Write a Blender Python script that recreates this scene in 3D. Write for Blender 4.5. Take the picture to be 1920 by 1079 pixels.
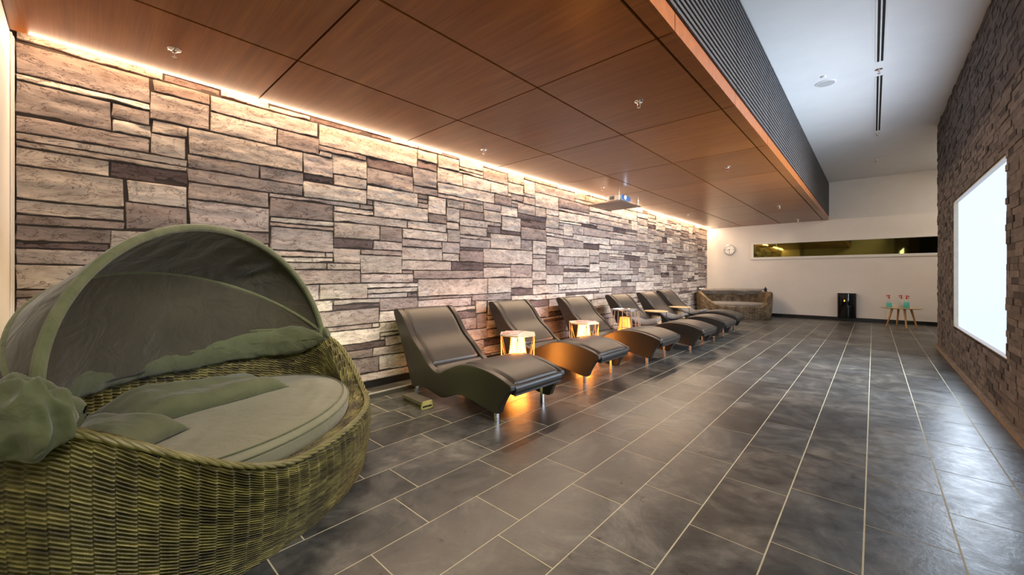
import bpy, bmesh, math, random
import numpy as np
from mathutils import Vector, Matrix, noise
random.seed(7); rng = np.random.default_rng(7)
for o in list(bpy.data.objects): bpy.data.objects.remove(o)
S = bpy.context.scene; C = S.collection
PI = math.pi
# ------------------------------------------------------------------ camera
F, TH, V0, H = 742.37, .7399, 516.7, 1.15
cam = bpy.data.cameras.new('camera'); co = bpy.data.objects.new('camera', cam); C.objects.link(co)
cam.sensor_width = 36; cam.sensor_fit = 'HORIZONTAL'; cam.lens = 36 * F / 1920
cam.shift_y = -(539.5 - V0) / 1920
cam.clip_start = .02; cam.clip_end = 100
co.location = (0, 0, H); co.rotation_euler = (PI / 2, 0, TH)
S.camera = co
# ------------------------------------------------------------------ colour management
S.view_settings.view_transform = 'Standard'; S.view_settings.look = 'None'
S.view_settings.gamma = 1; S.view_settings.use_curve_mapping = False
S.view_settings.exposure = 1.0
# ------------------------------------------------------------------ world and lights
w = bpy.data.worlds.new('world'); S.world = w; w.use_nodes = True
w.node_tree.nodes['Background'].inputs[0].default_value = (.6, .7, 1, 1)
w.node_tree.nodes['Background'].inputs[1].default_value = .3
def area(name, loc, rot, sx, sy, power, col, spread=PI):
    l = bpy.data.lights.new(name, 'AREA'); l.shape = 'RECTANGLE'; l.size = sx; l.size_y = sy
    l.energy = power; l.color = col; l.spread = spread
    o = bpy.data.objects.new(name, l); C.objects.link(o); o.location = loc; o.rotation_euler = rot
    return o
WX, PX, FX, BX = -3.82, -3.72, -.863, .765      # stone wall, panel edge, fascia, brick wall
Y0, YN, YF = -.7, -.258, 13.152                 # back wall, corner pier, far wall
ZC, ZF, ZU = 2.587, 2.697, 3.56                 # lowered ceiling, fascia top, upper ceiling
area('cove_light', (WX + .075, 6.45, 2.67), (0, math.radians(-10), 0), .03, 13.3, 60, (1, .66, .36))
area('cove_wash_light', (WX + .085, 6.45, 2.585), (0, math.radians(-50), 0), .02, 13.3, 85, (1, .74, .5))
area('overhead_fill_light', (-.05, .9, 3.5), (0, 0, 0), .9, 2.2, 7, (.92, .95, 1))  # added fill under the upper ceiling, out of view, no fixture modelled
area('screen_light', (BX - .01, 6.24, 1.3), (0, PI / 2, 0), 1.55, 2.7, 84, (.74, .86, 1))
area('stone_wall_fill_light', (FX - .06, 6.6, 2.56), (0, math.radians(62), 0), .03, 12.4, 26, (1, .90, .80), math.radians(62))  # bodiless fill added along the fascia to brighten the stone wall
area('brick_top_fill_light', (BX - .12, 4.4, 3.42), (0, math.radians(-128 + 180), 0), .12, 9.5, 75, (1, .88, .78), math.radians(105))  # fill added high on the brick side, lifts floor and lower stone wall
area('yellow_green_fill_light', (.45, -.5, .75), (math.radians(80), 0, math.radians(55)), .5, .9, 3.6, (.85, 1, .25))  # unseen lamp added behind the camera for the yellow-green tint
area('passage_light', (2.0, 11.3, 3.3), (0, math.radians(25), 0), 1.0, 2.0, 22, (1, .86, .7))

pl_ = bpy.data.lights.new('hidden_green_light', 'POINT'); pl_.energy = 5; pl_.color = (.85, .88, .22); pl_.shadow_soft_size = .05  # unseen point light without a fixture, tints the wall beside the daybed
po_ = bpy.data.objects.new('hidden_green_light', pl_); C.objects.link(po_); po_.location = (-3.50, 1.22, .40)

# ------------------------------------------------------------------ node helpers
def mat(name, col, rough=.5, metal=0, spec=.5):
    m = bpy.data.materials.new(name); m.use_nodes = True
    b = m.node_tree.nodes['Principled BSDF']
    b.inputs['Base Color'].default_value = (*col, 1); b.inputs['Roughness'].default_value = rough
    b.inputs['Metallic'].default_value = metal; b.inputs['Specular IOR Level'].default_value = spec
    return m
def N(m, t, **k):
    n = m.node_tree.nodes.new(t)
    for a, v in k.items(): setattr(n, a, v)
    return n
def L(m, a, b): m.node_tree.links.new(a, b)
def B(m): return m.node_tree.nodes['Principled BSDF']
def ramp(m, fac, stops):
    r = N(m, 'ShaderNodeValToRGB'); e = r.color_ramp.elements
    while len(e) < len(stops): e.new(.5)
    for i, (p, c) in enumerate(stops): e[i].position = p; e[i].color = (*c, 1)
    L(m, fac, r.inputs[0]); return r.outputs[0]
def coords(m, kind='Object', scale=(1, 1, 1), rot=(0, 0, 0)):
    t = N(m, 'ShaderNodeTexCoord'); mp = N(m, 'ShaderNodeMapping')
    mp.inputs['Scale'].default_value = scale; mp.inputs['Rotation'].default_value = rot
    L(m, t.outputs[kind], mp.inputs[0]); return mp.outputs[0]
def noisetex(m, vec, scale, detail=4, rough=.55, dist=0):
    n = N(m, 'ShaderNodeTexNoise'); L(m, vec, n.inputs['Vector'])
    n.inputs['Scale'].default_value = scale; n.inputs['Detail'].default_value = detail
    n.inputs['Roughness'].default_value = rough; n.inputs['Distortion'].default_value = dist
    return n.outputs[0]
def bump(m, h, strength, dist=.01, prev=None):
    b = N(m, 'ShaderNodeBump'); b.inputs['Strength'].default_value = strength; b.inputs['Distance'].default_value = dist
    L(m, h, b.inputs['Height'])
    if prev: L(m, prev, b.inputs['Normal'])
    L(m, b.outputs[0], B(m).inputs['Normal']); return b.outputs[0]
def mul(m, a, b, mode='MULTIPLY', fac=1):
    x = N(m, 'ShaderNodeMix', data_type='RGBA', blend_type=mode); x.inputs[0].default_value = fac
    L(m, a, x.inputs[6])
    if isinstance(b, tuple): x.inputs[7].default_value = (*b, 1)
    else: L(m, b, x.inputs[7])
    return x.outputs[2]
def attr(m, name='col'):
    a = N(m, 'ShaderNodeAttribute'); a.attribute_name = name; return a.outputs['Color']
def mmath(m, op, a, b=None):
    x = N(m, 'ShaderNodeMath', operation=op)
    for i, v in enumerate((a, b)):
        if v is None: continue
        if isinstance(v, (int, float)): x.inputs[i].default_value = v
        else: L(m, v, x.inputs[i])
    return x.outputs[0]
def emit(m, col, s):
    B(m).inputs['Emission Color'].default_value = (*col, 1); B(m).inputs['Emission Strength'].default_value = s

# ------------------------------------------------------------------ materials
M = {}
def soft(name, c1, c2, scale, rough, bs=.15, bd=.003, fine=None, spec=.4, metal=0):
    m = mat(name, c1, rough, metal, spec); v = coords(m)
    n = noisetex(m, v, scale); L(m, ramp(m, n, [(.3, c1), (.7, c2)]), B(m).inputs['Base Color'])
    f = noisetex(m, v, fine or scale * 8); bump(m, f, bs, bd); M[name] = m; return m
soft('plaster', (.70, .66, .62), (.74, .70, .66), 3, .7, .08, .002, 60)
soft('upper_plaster', (.72, .73, .75), (.76, .77, .78), 3, .75, .08, .002, 60)
soft('frame_white', (.70, .68, .64), (.74, .72, .68), 5, .4, .03)
soft('black_base', (.012, .012, .012), (.02, .02, .02), 6, .25, .03)
soft('dark_gap', (.006, .005, .004), (.012, .01, .008), 4, .9, .02)
soft('slat_black', (.035, .035, .04), (.05, .05, .055), 5, .45, .03)
soft('leather', (.026, .024, .022), (.036, .032, .029), 5, .38, .22, .0015, 260, .5)
soft('shell_black', (.015, .0135, .012), (.022, .019, .017), 4, .36, .12, .001, 300, .5)
soft('steel', (.62, .62, .64), (.7, .7, .72), 8, .25, .02, .001, metal=1)
soft('chrome', (.75, .74, .72), (.85, .84, .82), 8, .15, .01, .001, metal=1)
soft('white_plastic', (.72, .72, .72), (.78, .78, .78), 8, .35, .02)
soft('brass_wire', (.75, .52, .26), (.85, .6, .32), 8, .3, .02, metal=.8)
soft('pink_wire', (.62, .52, .46), (.7, .6, .54), 8, .3, .02, metal=.7)
soft('rattan_glow_strand', (.42, .20, .05), (.6, .32, .1), 30, .6, .2)
soft('pale_top', (.62, .55, .42), (.7, .63, .5), 12, .35, .05)
soft('light_wood', (.56, .38, .18), (.68, .48, .25), 9, .4, .06)
soft('oak_leg', (.50, .26, .08), (.6, .33, .12), 9, .4, .06)
soft('rail_metal', (.38, .37, .33), (.48, .46, .42), 9, .35, .05, metal=.5)
soft('rail_shaded_front', (.05, .052, .035), (.07, .07, .05), 9, .45, .05)  # front face of the rail, its shade is put into this colour
soft('brush_dark', (.06, .055, .045), (.1, .09, .07), 12, .6, .1)
soft('brush_end', (.42, .40, .12), (.52, .48, .18), 12, .5, .1)
soft('gloss_black', (.004, .004, .004), (.007, .007, .007), 5, .06, .0, .001)
soft('grey_pillow', (.13, .125, .12), (.18, .17, .165), 12, .85, .3, .004, 90)
soft('board', (.16, .10, .07), (.22, .14, .1), 6, .4, .05)
soft('projector_body', (.50, .50, .52), (.58, .58, .6), 6, .4, .03)
soft('red_plastic', (.5, .015, .012), (.6, .03, .02), 9, .35, .02)
soft('speaker_grey', (.42, .43, .44), (.48, .49, .5), 60, .8, .2)
# fabrics of the near daybed
def fabric(name, c1, c2, scale=4, wr=.5):
    m = mat(name, c1, .82, 0, .25); v = coords(m)
    n = noisetex(m, v, scale, 5); L(m, ramp(m, n, [(.3, c1), (.7, c2)]), B(m).inputs['Base Color'])
    B(m).inputs['Sheen Weight'].default_value = .25
    a = bump(m, noisetex(m, v, 7, 3, .5, 1.2), wr, .02); bump(m, noisetex(m, coords(m, 'Object', (1, 1, 1)), 420, 2), .25, .001, a)
    M[name] = m
fabric('olive_cloth', (.040, .036, .022), (.064, .057, .037), 4, .8)
fabric('flap_cloth', (.062, .074, .034), (.095, .108, .056), 4, .8)
fabric('olive_seam', (.075, .085, .038), (.105, .115, .058), 20, .5)
fabric('mattress_cloth', (.165, .165, .10), (.205, .20, .13), 3, .35)
fabric('pillow_cloth', (.068, .08, .036), (.10, .108, .054), 6, .6)
fabric('brown_grey_cloth', (.17, .15, .13), (.24, .215, .19), 8, .5)
# rattan
def rattan(name, dark, mid, light):
    m = mat(name, mid, .45, 0, .45); v = coords(m, 'UV', (.9, 1, 1))
    sep = N(m, 'ShaderNodeSeparateXYZ'); L(m, v, sep.inputs[0])
    row = mmath(m, 'FLOOR', sep.outputs[1]); cmb = N(m, 'ShaderNodeCombineXYZ')
    L(m, mmath(m, 'MULTIPLY', sep.outputs[0], .35), cmb.inputs[0]); L(m, mmath(m, 'MULTIPLY', row, 7.31), cmb.inputs[1])
    n = noisetex(m, cmb.outputs[0], 1.0, 2, .6)
    patch = noisetex(m, coords(m, 'UV', (.5, .09, 1)), 1.0, 3, .6)
    c = ramp(m, n, [(.3, dark), (.5, mid), (.72, light)])
    c = mul(m, c, ramp(m, patch, [(.35, (.45, .42, .38)), (.6, (1.1, 1.08, 1.0))]))
    L(m, c, B(m).inputs['Base Color']); bump(m, noisetex(m, coords(m), 180), .15, .001); M[name] = m
rattan('rattan', (.02, .016, .006), (.10, .09, .03), (.27, .245, .085))
rattan('rattan_far', (.09, .062, .035), (.2, .145, .09), (.34, .26, .17))
soft('braid', (.11, .10, .035), (.20, .18, .07), 14, .45, .2)
# wood veneer of the lowered ceiling
def veneer():
    m = mat('veneer', (.25, .1, .03), .3, 0, .35)
    v = coords(m, 'Object', (.6, 9, 9)); n = noisetex(m, v, 2.0, 6, .6, .4)
    n2 = noisetex(m, coords(m, 'Object', (2, 160, 10)), 1.0, 3)
    c = ramp(m, n, [(.25, (.19, .055, .009)), (.55, (.275, .086, .015)), (.8, (.34, .120, .024))])
    c = mul(m, c, ramp(m, n2, [(.3, (.8, .8, .8)), (.7, (1.1, 1.1, 1.1))])); c = mul(m, c, attr(m))
    L(m, c, B(m).inputs['Base Color']); bump(m, n2, .08, .001); M['veneer'] = m
veneer()
# stone
def stone():
    m = mat('stone', (.3, .27, .25), .85, 0, .2)
    v = coords(m, 'Object', (1, 1, 2.6)); a = noisetex(m, v, 5, 8, .65, .6)
    vs = coords(m, 'Object', (1, 3, 14)); st = noisetex(m, vs, 2.2, 8, .7, 1.0)
    vo = N(m, 'ShaderNodeTexVoronoi', feature='DISTANCE_TO_EDGE'); L(m, coords(m, 'Object', (1, 1.4, 5)), vo.inputs['Vector']); vo.inputs['Scale'].default_value = 1.9
    dn = N(m, 'ShaderNodeTexNoise'); 
    c = mul(m, attr(m), ramp(m, a, [(.3, (.62, .58, .56)), (.55, (1, 1, 1)), (.75, (1.25, 1.22, 1.16))]))
    c = mul(m, c, ramp(m, st, [(.30, (.28, .25, .25)), (.42, (.92, .9, .9)), (.8, (1.18, 1.16, 1.12))]))
    cr = noisetex(m, coords(m, 'Object', (1, 1.6, 5)), 2.4, 9, .62, 1.6); cr = mmath(m, 'ABSOLUTE', mmath(m, 'SUBTRACT', cr, .5))
    c = mul(m, c, ramp(m, cr, [(0, (.22, .19, .19)), (.006, (.5, .46, .46)), (.016, (1, 1, 1))]))
    L(m, c, B(m).inputs['Base Color'])
    x = bump(m, st, .3, .008); bump(m, noisetex(m, v, 30, 6, .7), .3, .004, x); M['stone'] = m
stone()
soft('stone_gap', (.035, .027, .026), (.05, .04, .036), 6, .9, .2)
def brick():
    m = mat('split_brick', (.1, .09, .085), .8, 0, .25)
    v = coords(m, 'Object', (1, 1, 3)); a = noisetex(m, v, 9, 7, .65, .4)
    c = mul(m, attr(m), ramp(m, a, [(.3, (.6, .6, .6)), (.6, (1, 1, 1)), (.8, (1.35, 1.3, 1.25))]))
    L(m, c, B(m).inputs['Base Color']); bump(m, noisetex(m, coords(m, 'Object', (1, 2, 9)), 12, 7, .7), .6, .01); M['brick'] = m
brick()
def slate():
    m = mat('slate', (.05, .05, .05), .33, 0, .5)
    v = coords(m, 'Object'); a = noisetex(m, v, 2.1, 8, .68, .9); b = noisetex(m, v, 9, 8, .7, .5)
    c = ramp(m, a, [(.3, (.026, .029, .030)), (.5, (.058, .059, .058)), (.72, (.155, .150, .135))])
    c = mul(m, c, ramp(m, b, [(.35, (.7, .7, .7)), (.7, (1.35, 1.35, 1.3))])); c = mul(m, c, attr(m))
    L(m, c, B(m).inputs['Base Color'])
    L(m, ramp(m, b, [(.3, (.26, .26, .26)), (.7, (.42, .42, .42))]), B(m).inputs['Roughness'])
    x = bump(m, noisetex(m, coords(m, 'Object', (1, 1, 1)), 3.2, 5, .6, .5), .2, .02)
    bump(m, noisetex(m, v, 40, 6, .65), .22, .004, x); M['slate'] = m
slate()
soft('grout', (.42, .39, .27), (.52, .48, .35), 8, .75, .1)
# lit things
m = mat('screen_glow', (.02, .02, .02), .5); emit(m, (.63, .76, 1), .66); M['screen'] = m
m = mat('cove_glow', (.9, .8, .7), .5); emit(m, (1, .8, .55), 2.5); M['cove'] = m
def glow(name, col, s):
    m = mat(name, (.8, .4, .1), .6); v = coords(m, 'Object', (1, 1, 1)); n = noisetex(m, v, 60, 3)
    emit(m, col, s); q = mmath(m, 'MULTIPLY', n, s * 2); L(m, q, B(m).inputs['Emission Strength']); M[name] = m
glow('lamp_glow', (1, .35, .055), 18)
glow('lamp_glow_dim', (1, .28, .03), 1.6)
m = mat('lens_glow', (.5, .7, 1), .2); emit(m, (.75, .88, 1), 5); M['lens'] = m
m = mat('front_blue', (.10, .25, .62), .3); M['front_blue'] = m
m = mat('heater_light', (.8, .2, .02), .3); emit(m, (1, .25, .03), 3); M['heater_light'] = m
m = mat('window_glass', (.13, .115, .028), .03, 1.0); M['window_glass'] = m
m = mat('clear_plastic', (.9, .92, .92), .15); B(m).inputs['Transmission Weight'].default_value = .85; B(m).inputs['IOR'].default_value = 1.2; M['clear'] = m
m = mat('cloudy_plastic', (.75, .78, .76), .35); B(m).inputs['Transmission Weight'].default_value = .5; B(m).inputs['IOR'].default_value = 1.2; M['cloudy'] = m
m = mat('cyan_liquid', (.10, .50, .46), .25); M['cyan'] = m
m = mat('clock_face', (.82, .82, .80), .4); M['clock_face'] = m
def cover():
    m = mat('magazine_cover', (.5, .4, .35), .35); n = noisetex(m, coords(m), 14, 3)
    L(m, ramp(m, n, [(.3, (.12, .10, .12)), (.45, (.6, .15, .1)), (.55, (.7, .68, .62)), (.7, (.25, .3, .4))]), B(m).inputs['Base Color']); M['cover'] = m
cover()

# ------------------------------------------------------------------ mesh helpers
def link(o, parent=None):
    C.objects.link(o)
    if parent is not None: o.parent = parent
    return o
def mesh_obj(name, verts, faces, m, parent=None, smooth=False, cols=None, uvs=None):
    me = bpy.data.meshes.new(name); me.from_pydata([tuple(v) for v in verts], [], [tuple(f) for f in faces]); me.materials.append(m)
    if smooth: me.polygons.foreach_set('use_smooth', [True] * len(me.polygons))
    if cols is not None:
        a = me.color_attributes.new('col', 'FLOAT_COLOR', 'POINT'); a.data.foreach_set('color', np.asarray(cols, dtype=np.float32).ravel())
    if uvs is not None:
        uv = me.uv_layers.new(name='uv'); li = np.zeros(len(me.loops), dtype=np.int32); me.loops.foreach_get('vertex_index', li)
        uv.data.foreach_set('uv', np.asarray(uvs, dtype=np.float32)[li].ravel())
    me.update(); return link(bpy.data.objects.new(name, me), parent)
class MB:
    def __init__(s): s.v = []; s.f = []; s.c = []
    def add(s, v, f, c=(1, 1, 1)):
        o = len(s.v); s.v += [tuple(p) for p in v]; s.f += [tuple(i + o for i in q) for q in f]; s.c += [(*c, 1)] * len(v)
    def box(s, a, b, c=(1, 1, 1)):
        x0, y0, z0 = a; x1, y1, z1 = b
        s.add([(x0, y0, z0), (x1, y0, z0), (x1, y1, z0), (x0, y1, z0), (x0, y0, z1), (x1, y0, z1), (x1, y1, z1), (x0, y1, z1)],
              [(0, 3, 2, 1), (4, 5, 6, 7), (0, 1, 5, 4), (1, 2, 6, 5), (2, 3, 7, 6), (3, 0, 4, 7)], c)
    def rbox(s, a, b, r=.005, c=(1, 1, 1)):   # box with chamfered edges
        bm = bmesh.new(); bmesh.ops.create_cube(bm, size=1)
        for v in bm.verts: v.co = Vector([(a[i] + b[i]) / 2 + v.co[i] * (b[i] - a[i]) for i in range(3)])
        bmesh.ops.bevel(bm, geom=bm.edges[:], offset=r, segments=2, affect='EDGES', profile=.5)
        bm.verts.index_update(); s.add([v.co for v in bm.verts], [[v.index for v in f.verts] for f in bm.faces], c); bm.free()
    def tube(s, pts, r, n=8, closed=False, c=(1, 1, 1)):
        pts = [Vector(p) for p in pts]; K = len(pts); v = []; f = []
        up = None
        for i, p in enumerate(pts):
            a = pts[i - 1] if (i > 0 or closed) else p; b = pts[(i + 1) % K] if (i < K - 1 or closed) else p
            t = (b - a).normalized()
            if up is None: up = Vector((0, 0, 1)) if abs(t.z) < .9 else Vector((1, 0, 0))
            x = t.cross(up).normalized(); y = x.cross(t).normalized(); up = y
            rr = r[i] if isinstance(r, (list, tuple)) else r
            for k in range(n): q = 2 * PI * k / n; v.append(p + (x * math.cos(q) + y * math.sin(q)) * rr)
        for i in range(K if closed else K - 1):
            j = (i + 1) % K
            for k in range(n): f.append((i * n + k, i * n + (k + 1) % n, j * n + (k + 1) % n, j * n + k))
        if not closed: f.append(tuple(reversed(range(n)))); f.append(tuple((K - 1) * n + k for k in range(n)))
        s.add(v, f, c)
    def lathe(s, prof, ctr=(0, 0, 0), n=32, c=(1, 1, 1), axis='z'):
        v = []; f = []; K = len(prof)
        for (r, z) in prof:
            for k in range(n):
                q = 2 * PI * k / n; p = (r * math.cos(q), r * math.sin(q), z)
                if axis == 'y': p = (p[0], -p[2], p[1])
                if axis == 'x': p = (p[2], p[0], p[1])
                v.append((p[0] + ctr[0], p[1] + ctr[1], p[2] + ctr[2]))
        for i in range(K - 1):
            for k in range(n): f.append((i * n + k, i * n + (k + 1) % n, (i + 1) * n + (k + 1) % n, (i + 1) * n + k))
        f.append(tuple(reversed(range(n)))); f.append(tuple((K - 1) * n + k for k in range(n)))
        s.add(v, f, c)
    def prism(s, poly, y0, y1, c=(1, 1, 1)):   # polygon in XZ, extruded along Y
        n = len(poly); v = [(p[0], y0, p[1]) for p in poly] + [(p[0], y1, p[1]) for p in poly]
        f = [(i, (i + 1) % n, n + (i + 1) % n, n + i) for i in range(n)] + [tuple(reversed(range(n))), tuple(range(n, 2 * n))]
        s.add(v, f, c)
    def build(s, name, m, parent=None, smooth=False, bevel=0, angle=35, fix=False):
        o = mesh_obj(name, s.v, s.f, m, parent, smooth, s.c)
        if fix:
            bm = bmesh.new(); bm.from_mesh(o.data); bmesh.ops.recalc_face_normals(bm, faces=bm.faces); bm.to_mesh(o.data); bm.free()
        if bevel:
            b = o.modifiers.new('bevel', 'BEVEL'); b.width = bevel; b.segments = 3; b.limit_method = 'ANGLE'; b.angle_limit = math.radians(angle)
        if smooth and bevel:
            o.modifiers.new('wn', 'WEIGHTED_NORMAL')
        if smooth and not bevel:
            o.data.set_sharp_from_angle(angle=math.radians(angle))
        return o
def grid(name, P, m, parent=None, smooth=True, cu=False, uvs=None, cols=None, flip=False):
    P = np.asarray(P, dtype=np.float64); a, b = P.shape[:2]
    idx = np.arange(a * b).reshape(a, b)
    i0 = idx if cu else idx[:-1]; i1 = np.roll(idx, -1, 0) if cu else idx[1:]
    q = np.stack([i0[:, :-1], i1[:, :-1], i1[:, 1:], i0[:, 1:]], -1).reshape(-1, 4)
    if flip: q = q[:, ::-1]
    me = bpy.data.meshes.new(name); me.vertices.add(a * b); me.vertices.foreach_set('co', P.reshape(-1))
    nf = len(q); me.loops.add(nf * 4); me.loops.foreach_set('vertex_index', q.reshape(-1).astype(np.int32))
    me.polygons.add(nf); me.polygons.foreach_set('loop_start', np.arange(0, nf * 4, 4, dtype=np.int32))
    me.update(calc_edges=True); me.polygons.foreach_set('use_smooth', [smooth] * nf); me.materials.append(m)
    if uvs is not None:
        uv = me.uv_layers.new(name='uv'); uv.data.foreach_set('uv', np.asarray(uvs, dtype=np.float32).reshape(-1, 2)[q.reshape(-1)].ravel())
    me.validate(); return link(bpy.data.objects.new(name, me), parent)
def tag(o, label=None, cat=None, group=None, kind=None):
    if label: o['label'] = label
    if cat: o['category'] = cat
    if group: o['group'] = group
    if kind: o['kind'] = kind
    return o
def struct(o): o['kind'] = 'structure'; return o
def empty(name, loc=(0, 0, 0), rz=0):
    o = bpy.data.objects.new(name, None); C.objects.link(o); o.location = loc; o.rotation_euler = (0, 0, rz); o.empty_display_size = .1; return o
def copy_tree(o, parent=None):
    c = o.copy(); C.objects.link(c)
    if parent is not None: c.parent = parent
    for ch in [x for x in o.children]: copy_tree(ch, c)
    return c
def catmull(pts, n):
    pts = [Vector(p) for p in pts]; pts = [2 * pts[0] - pts[1]] + pts + [2 * pts[-1] - pts[-2]]; out = []
    for i in range(1, len(pts) - 2):
        a, b, c, d = pts[i - 1:i + 3]
        for k in range(n):
            t = k / n; out.append(.5 * (2 * b + (c - a) * t + (2 * a - 5 * b + 4 * c - d) * t * t + (3 * b - a - 3 * c + d) * t ** 3))
    out.append(pts[-2]); return out
def sstep(a, b, x): t = np.clip((x - a) / (b - a), 0, 1); return t * t * (3 - 2 * t)

# ================================================================== ROOM SHELL
# floor: slate tiles in staggered strips over a grout bed
gx0, gw, tl = -.6294, .29923, .5835
offs = {-8: 1.821, -7: 1.38, -6: 1.673, -5: 1.246, -4: 1.10, -3: .813, -2: 1.254, -1: 1.522, 0: 1.904, 1: 2.016, 2: 2.446, 3: 2.841}
fl = MB(); g = .0032
for i in range(-11, 13):
    xa, xb = max(gx0 + i * gw, WX), min(gx0 + (i + 1) * gw, 3.0)
    if xb - xa < .01: continue
    off = offs.get(i, random.uniform(0, tl)); k0 = math.floor((Y0 - off) / tl)
    for k in range(k0, k0 + 26):
        ya, yb = max(off + k * tl, Y0), min(off + (k + 1) * tl, YF)
        if yb - ya < .01: continue
        t = random.uniform(.7, 1.25); tint = random.uniform(-.04, .05)
        dz = random.uniform(-.0004, .0004)
        fl.add([(xa + g, ya + g, dz), (xb - g, ya + g, 0), (xb - g, yb - g, dz), (xa + g, yb - g, 0), (xa + g, ya + g, -.01), (xb - g, ya + g, -.01), (xb - g, yb - g, -.01), (xa + g, yb - g, -.01)],
               [(0, 1, 2, 3), (0, 4, 5, 1), (1, 5, 6, 2), (2, 6, 7, 3), (3, 7, 4, 0)], (t * (1 + tint), t, t * (1 - tint)))
struct(fl.build('floor', M['slate']))
b = MB(); b.box((WX - .1, Y0 - .1, -.12), (3.1, YF + .1, -.0012)); struct(b.build('floor', M['grout']))

# stone mural wall
sw = MB()
def stone_wall():
    ch, cw = .0505, .068; nr = int(math.ceil(2.72 / ch)); nc = int(math.ceil((YF - YN) / cw)); occ = np.zeros((nr, nc), bool)
    palette = [(.38, .335, .305), (.43, .385, .35), (.31, .265, .25), (.46, .415, .38), (.24, .20, .19), (.37, .33, .32), (.50, .455, .415)]
    def rowz(r, y): return r * ch + .030 * noise.noise(Vector((y * .5, r * 1.7, 3.1)))
    for r in range(nr):
        for c in range(nc):
            if occ[r, c]: continue
            hh = random.choices([1, 2, 3, 4], [.26, .32, .27, .15])[0]; ww = random.choices([2, 3, 4, 5, 6, 7, 8, 9, 10, 12, 14, 16], [.15, .3, .5, .8, 1, 1.2, 1.3, 1.3, 1.3, 1.3, 1, .7])[0]
            if hh >= 3: ww = max(ww, 5)
            if hh == 2: ww = max(ww, 4)
            w_ = 0
            while w_ < ww and c + w_ < nc and not occ[r, c + w_]: w_ += 1
            if w_ <= 2: hh = 1
            h_ = 1
            while h_ < hh and r + h_ < nr and not occ[r + h_, c:c + w_].any(): h_ += 1
            if c + w_ < nc and w_ > 1 and c + w_ + 1 >= nc: pass
            occ[r:r + h_, c:c + w_] = True
            ya, yb = [YN + q_ * cw + (.020 * noise.noise(Vector((q_ * 3.7, r * .9, 1))) if 0 < q_ < nc else 0) for q_ in (c, c + w_)]
            if random.random() < .8:
                pass
            jy = random.uniform(-.012, .012); ya += .0035; yb -= .0035
            base = random.uniform(.003, .012); tilt = random.uniform(-.003, .003); sd = random.uniform(0, 100)
            dark_one = h_ <= 2 and random.random() < .16
            if dark_one: base = -.002
            col = (.13, .10, .10) if dark_one else random.choice(palette); q = random.uniform(.85, 1.12); col = tuple(min(.85, x * q * 1.28) for x in col)
            nu = max(4, int((yb - ya) / .022)); nv = max(4, int(h_ * ch / .0165))
            slA, slB = random.uniform(-.010, .010), random.uniform(-.010, .010)
            V = []; Fc = []
            for a in range(nu + 1):
                for b_ in range(nv + 1):
                    ew, eh = .005 / (yb - ya), .0045 / (h_ * ch)
                    u = 0 if a == 0 else 1 if a == nu else ew + (1 - 2 * ew) * (a - 1) / (nu - 2)
                    v = 0 if b_ == 0 else 1 if b_ == nv else eh + (1 - 2 * eh) * (b_ - 1) / (nv - 2)
                    y = ya + (yb - ya) * u; y += (slA if a == 0 else slB if a == nu else 0) * (v * 2 - 1)
                    z0 = rowz(r, y) + .0035; z1 = rowz(r + h_, y) - .0035
                    # ragged edges
                    n1 = noise.noise(Vector((y * 16, sd, 0))); n2 = noise.noise(Vector((y * 13, sd, 9)))
                    n5 = noise.noise(Vector((y * 3.1, sd, 20))); n6 = noise.noise(Vector((y * 45, sd, 30)))
                    z0 += .010 * max(0, n1) + .030 * max(0, n5 - .15) + .002 * n6; z1 -= .006 * max(0, n2) + .002 * n6
                    z = z0 + (z1 - z0) * v
                    e = min(a, nu - a, b_, nv - b_)
                    n3 = noise.noise(Vector((y * 5, z * 12, sd))); n4 = noise.noise(Vector((y * 22, z * 40, sd)))
                    st = .006 if noise.noise(Vector((y * 3.2, z * 17, sd + 5))) > .08 else 0
                    d = base + tilt * (v - .5) * 2 + .003 * n3 + .0016 * n4 + st * .6
                    if e == 0: d = -.006
                    elif e == 1: d = d * .93
                    V.append((WX + d, y, min(z, 2.72)))
            for a in range(nu):
                for b_ in range(nv):
                    i = a * (nv + 1) + b_; Fc.append((i, i + nv + 1, i + nv + 2, i + 1))
            sw.add(V, Fc, col)
stone_wall()
struct(sw.build('wall_left', M['stone'], smooth=True, angle=40))
b = MB(); b.box((WX - .12, Y0 - .1, -.05), (WX - .003, YF + .1, 2.9)); struct(b.build('wall_left', M['stone_gap']))
b = MB(); b.box((WX, YN, 0), (WX + .028, YF, .075)); struct(b.build('baseboard_left', M['black_base'], bevel=.003))
# far wall with a window hole
fz0, fz1, fxa, fxb = 1.64, 2.045, -2.585, 1.62
b = MB()
for a in [((WX - .1, YF, -.05), (fxa, YF + .12, 3.7)), ((fxb, YF, -.05), (3.1, YF + .12, 3.7)), ((fxa, YF, -.05), (fxb, YF + .12, fz0)), ((fxa, YF, fz1), (fxb, YF + .12, 3.7))]: b.box(*a)
struct(b.build('wall_far', M['plaster']))
b = MB(); b.box((WX, YF - .015, 0), (3, YF, .085)); struct(b.build('baseboard_far', M['black_base'], bevel=.003))
b = MB(); fw = .045
for a in [((fxa - .04, YF - .022, fz0 - .04), (fxa + fw * .6, YF + .05, fz1 + .03)), ((fxb - .02, YF - .022, fz0 - .04), (fxb + .04, YF + .05, fz1 + .03)),
          ((fxa - .04, YF - .024, fz0 - .04), (fxb + .04, YF + .05, fz0 + .025)), ((fxa - .04, YF - .024, fz1 - .008), (fxb + .04, YF + .05, fz1 + .03))]: b.box(*a)
wf = struct(b.build('window_1', M['frame_white'], bevel=.003))
b = MB(); b.box((fxa, YF + .012, fz0), (fxb, YF + .02, fz1)); b.build('window_pane', M['window_glass'], wf)
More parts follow.
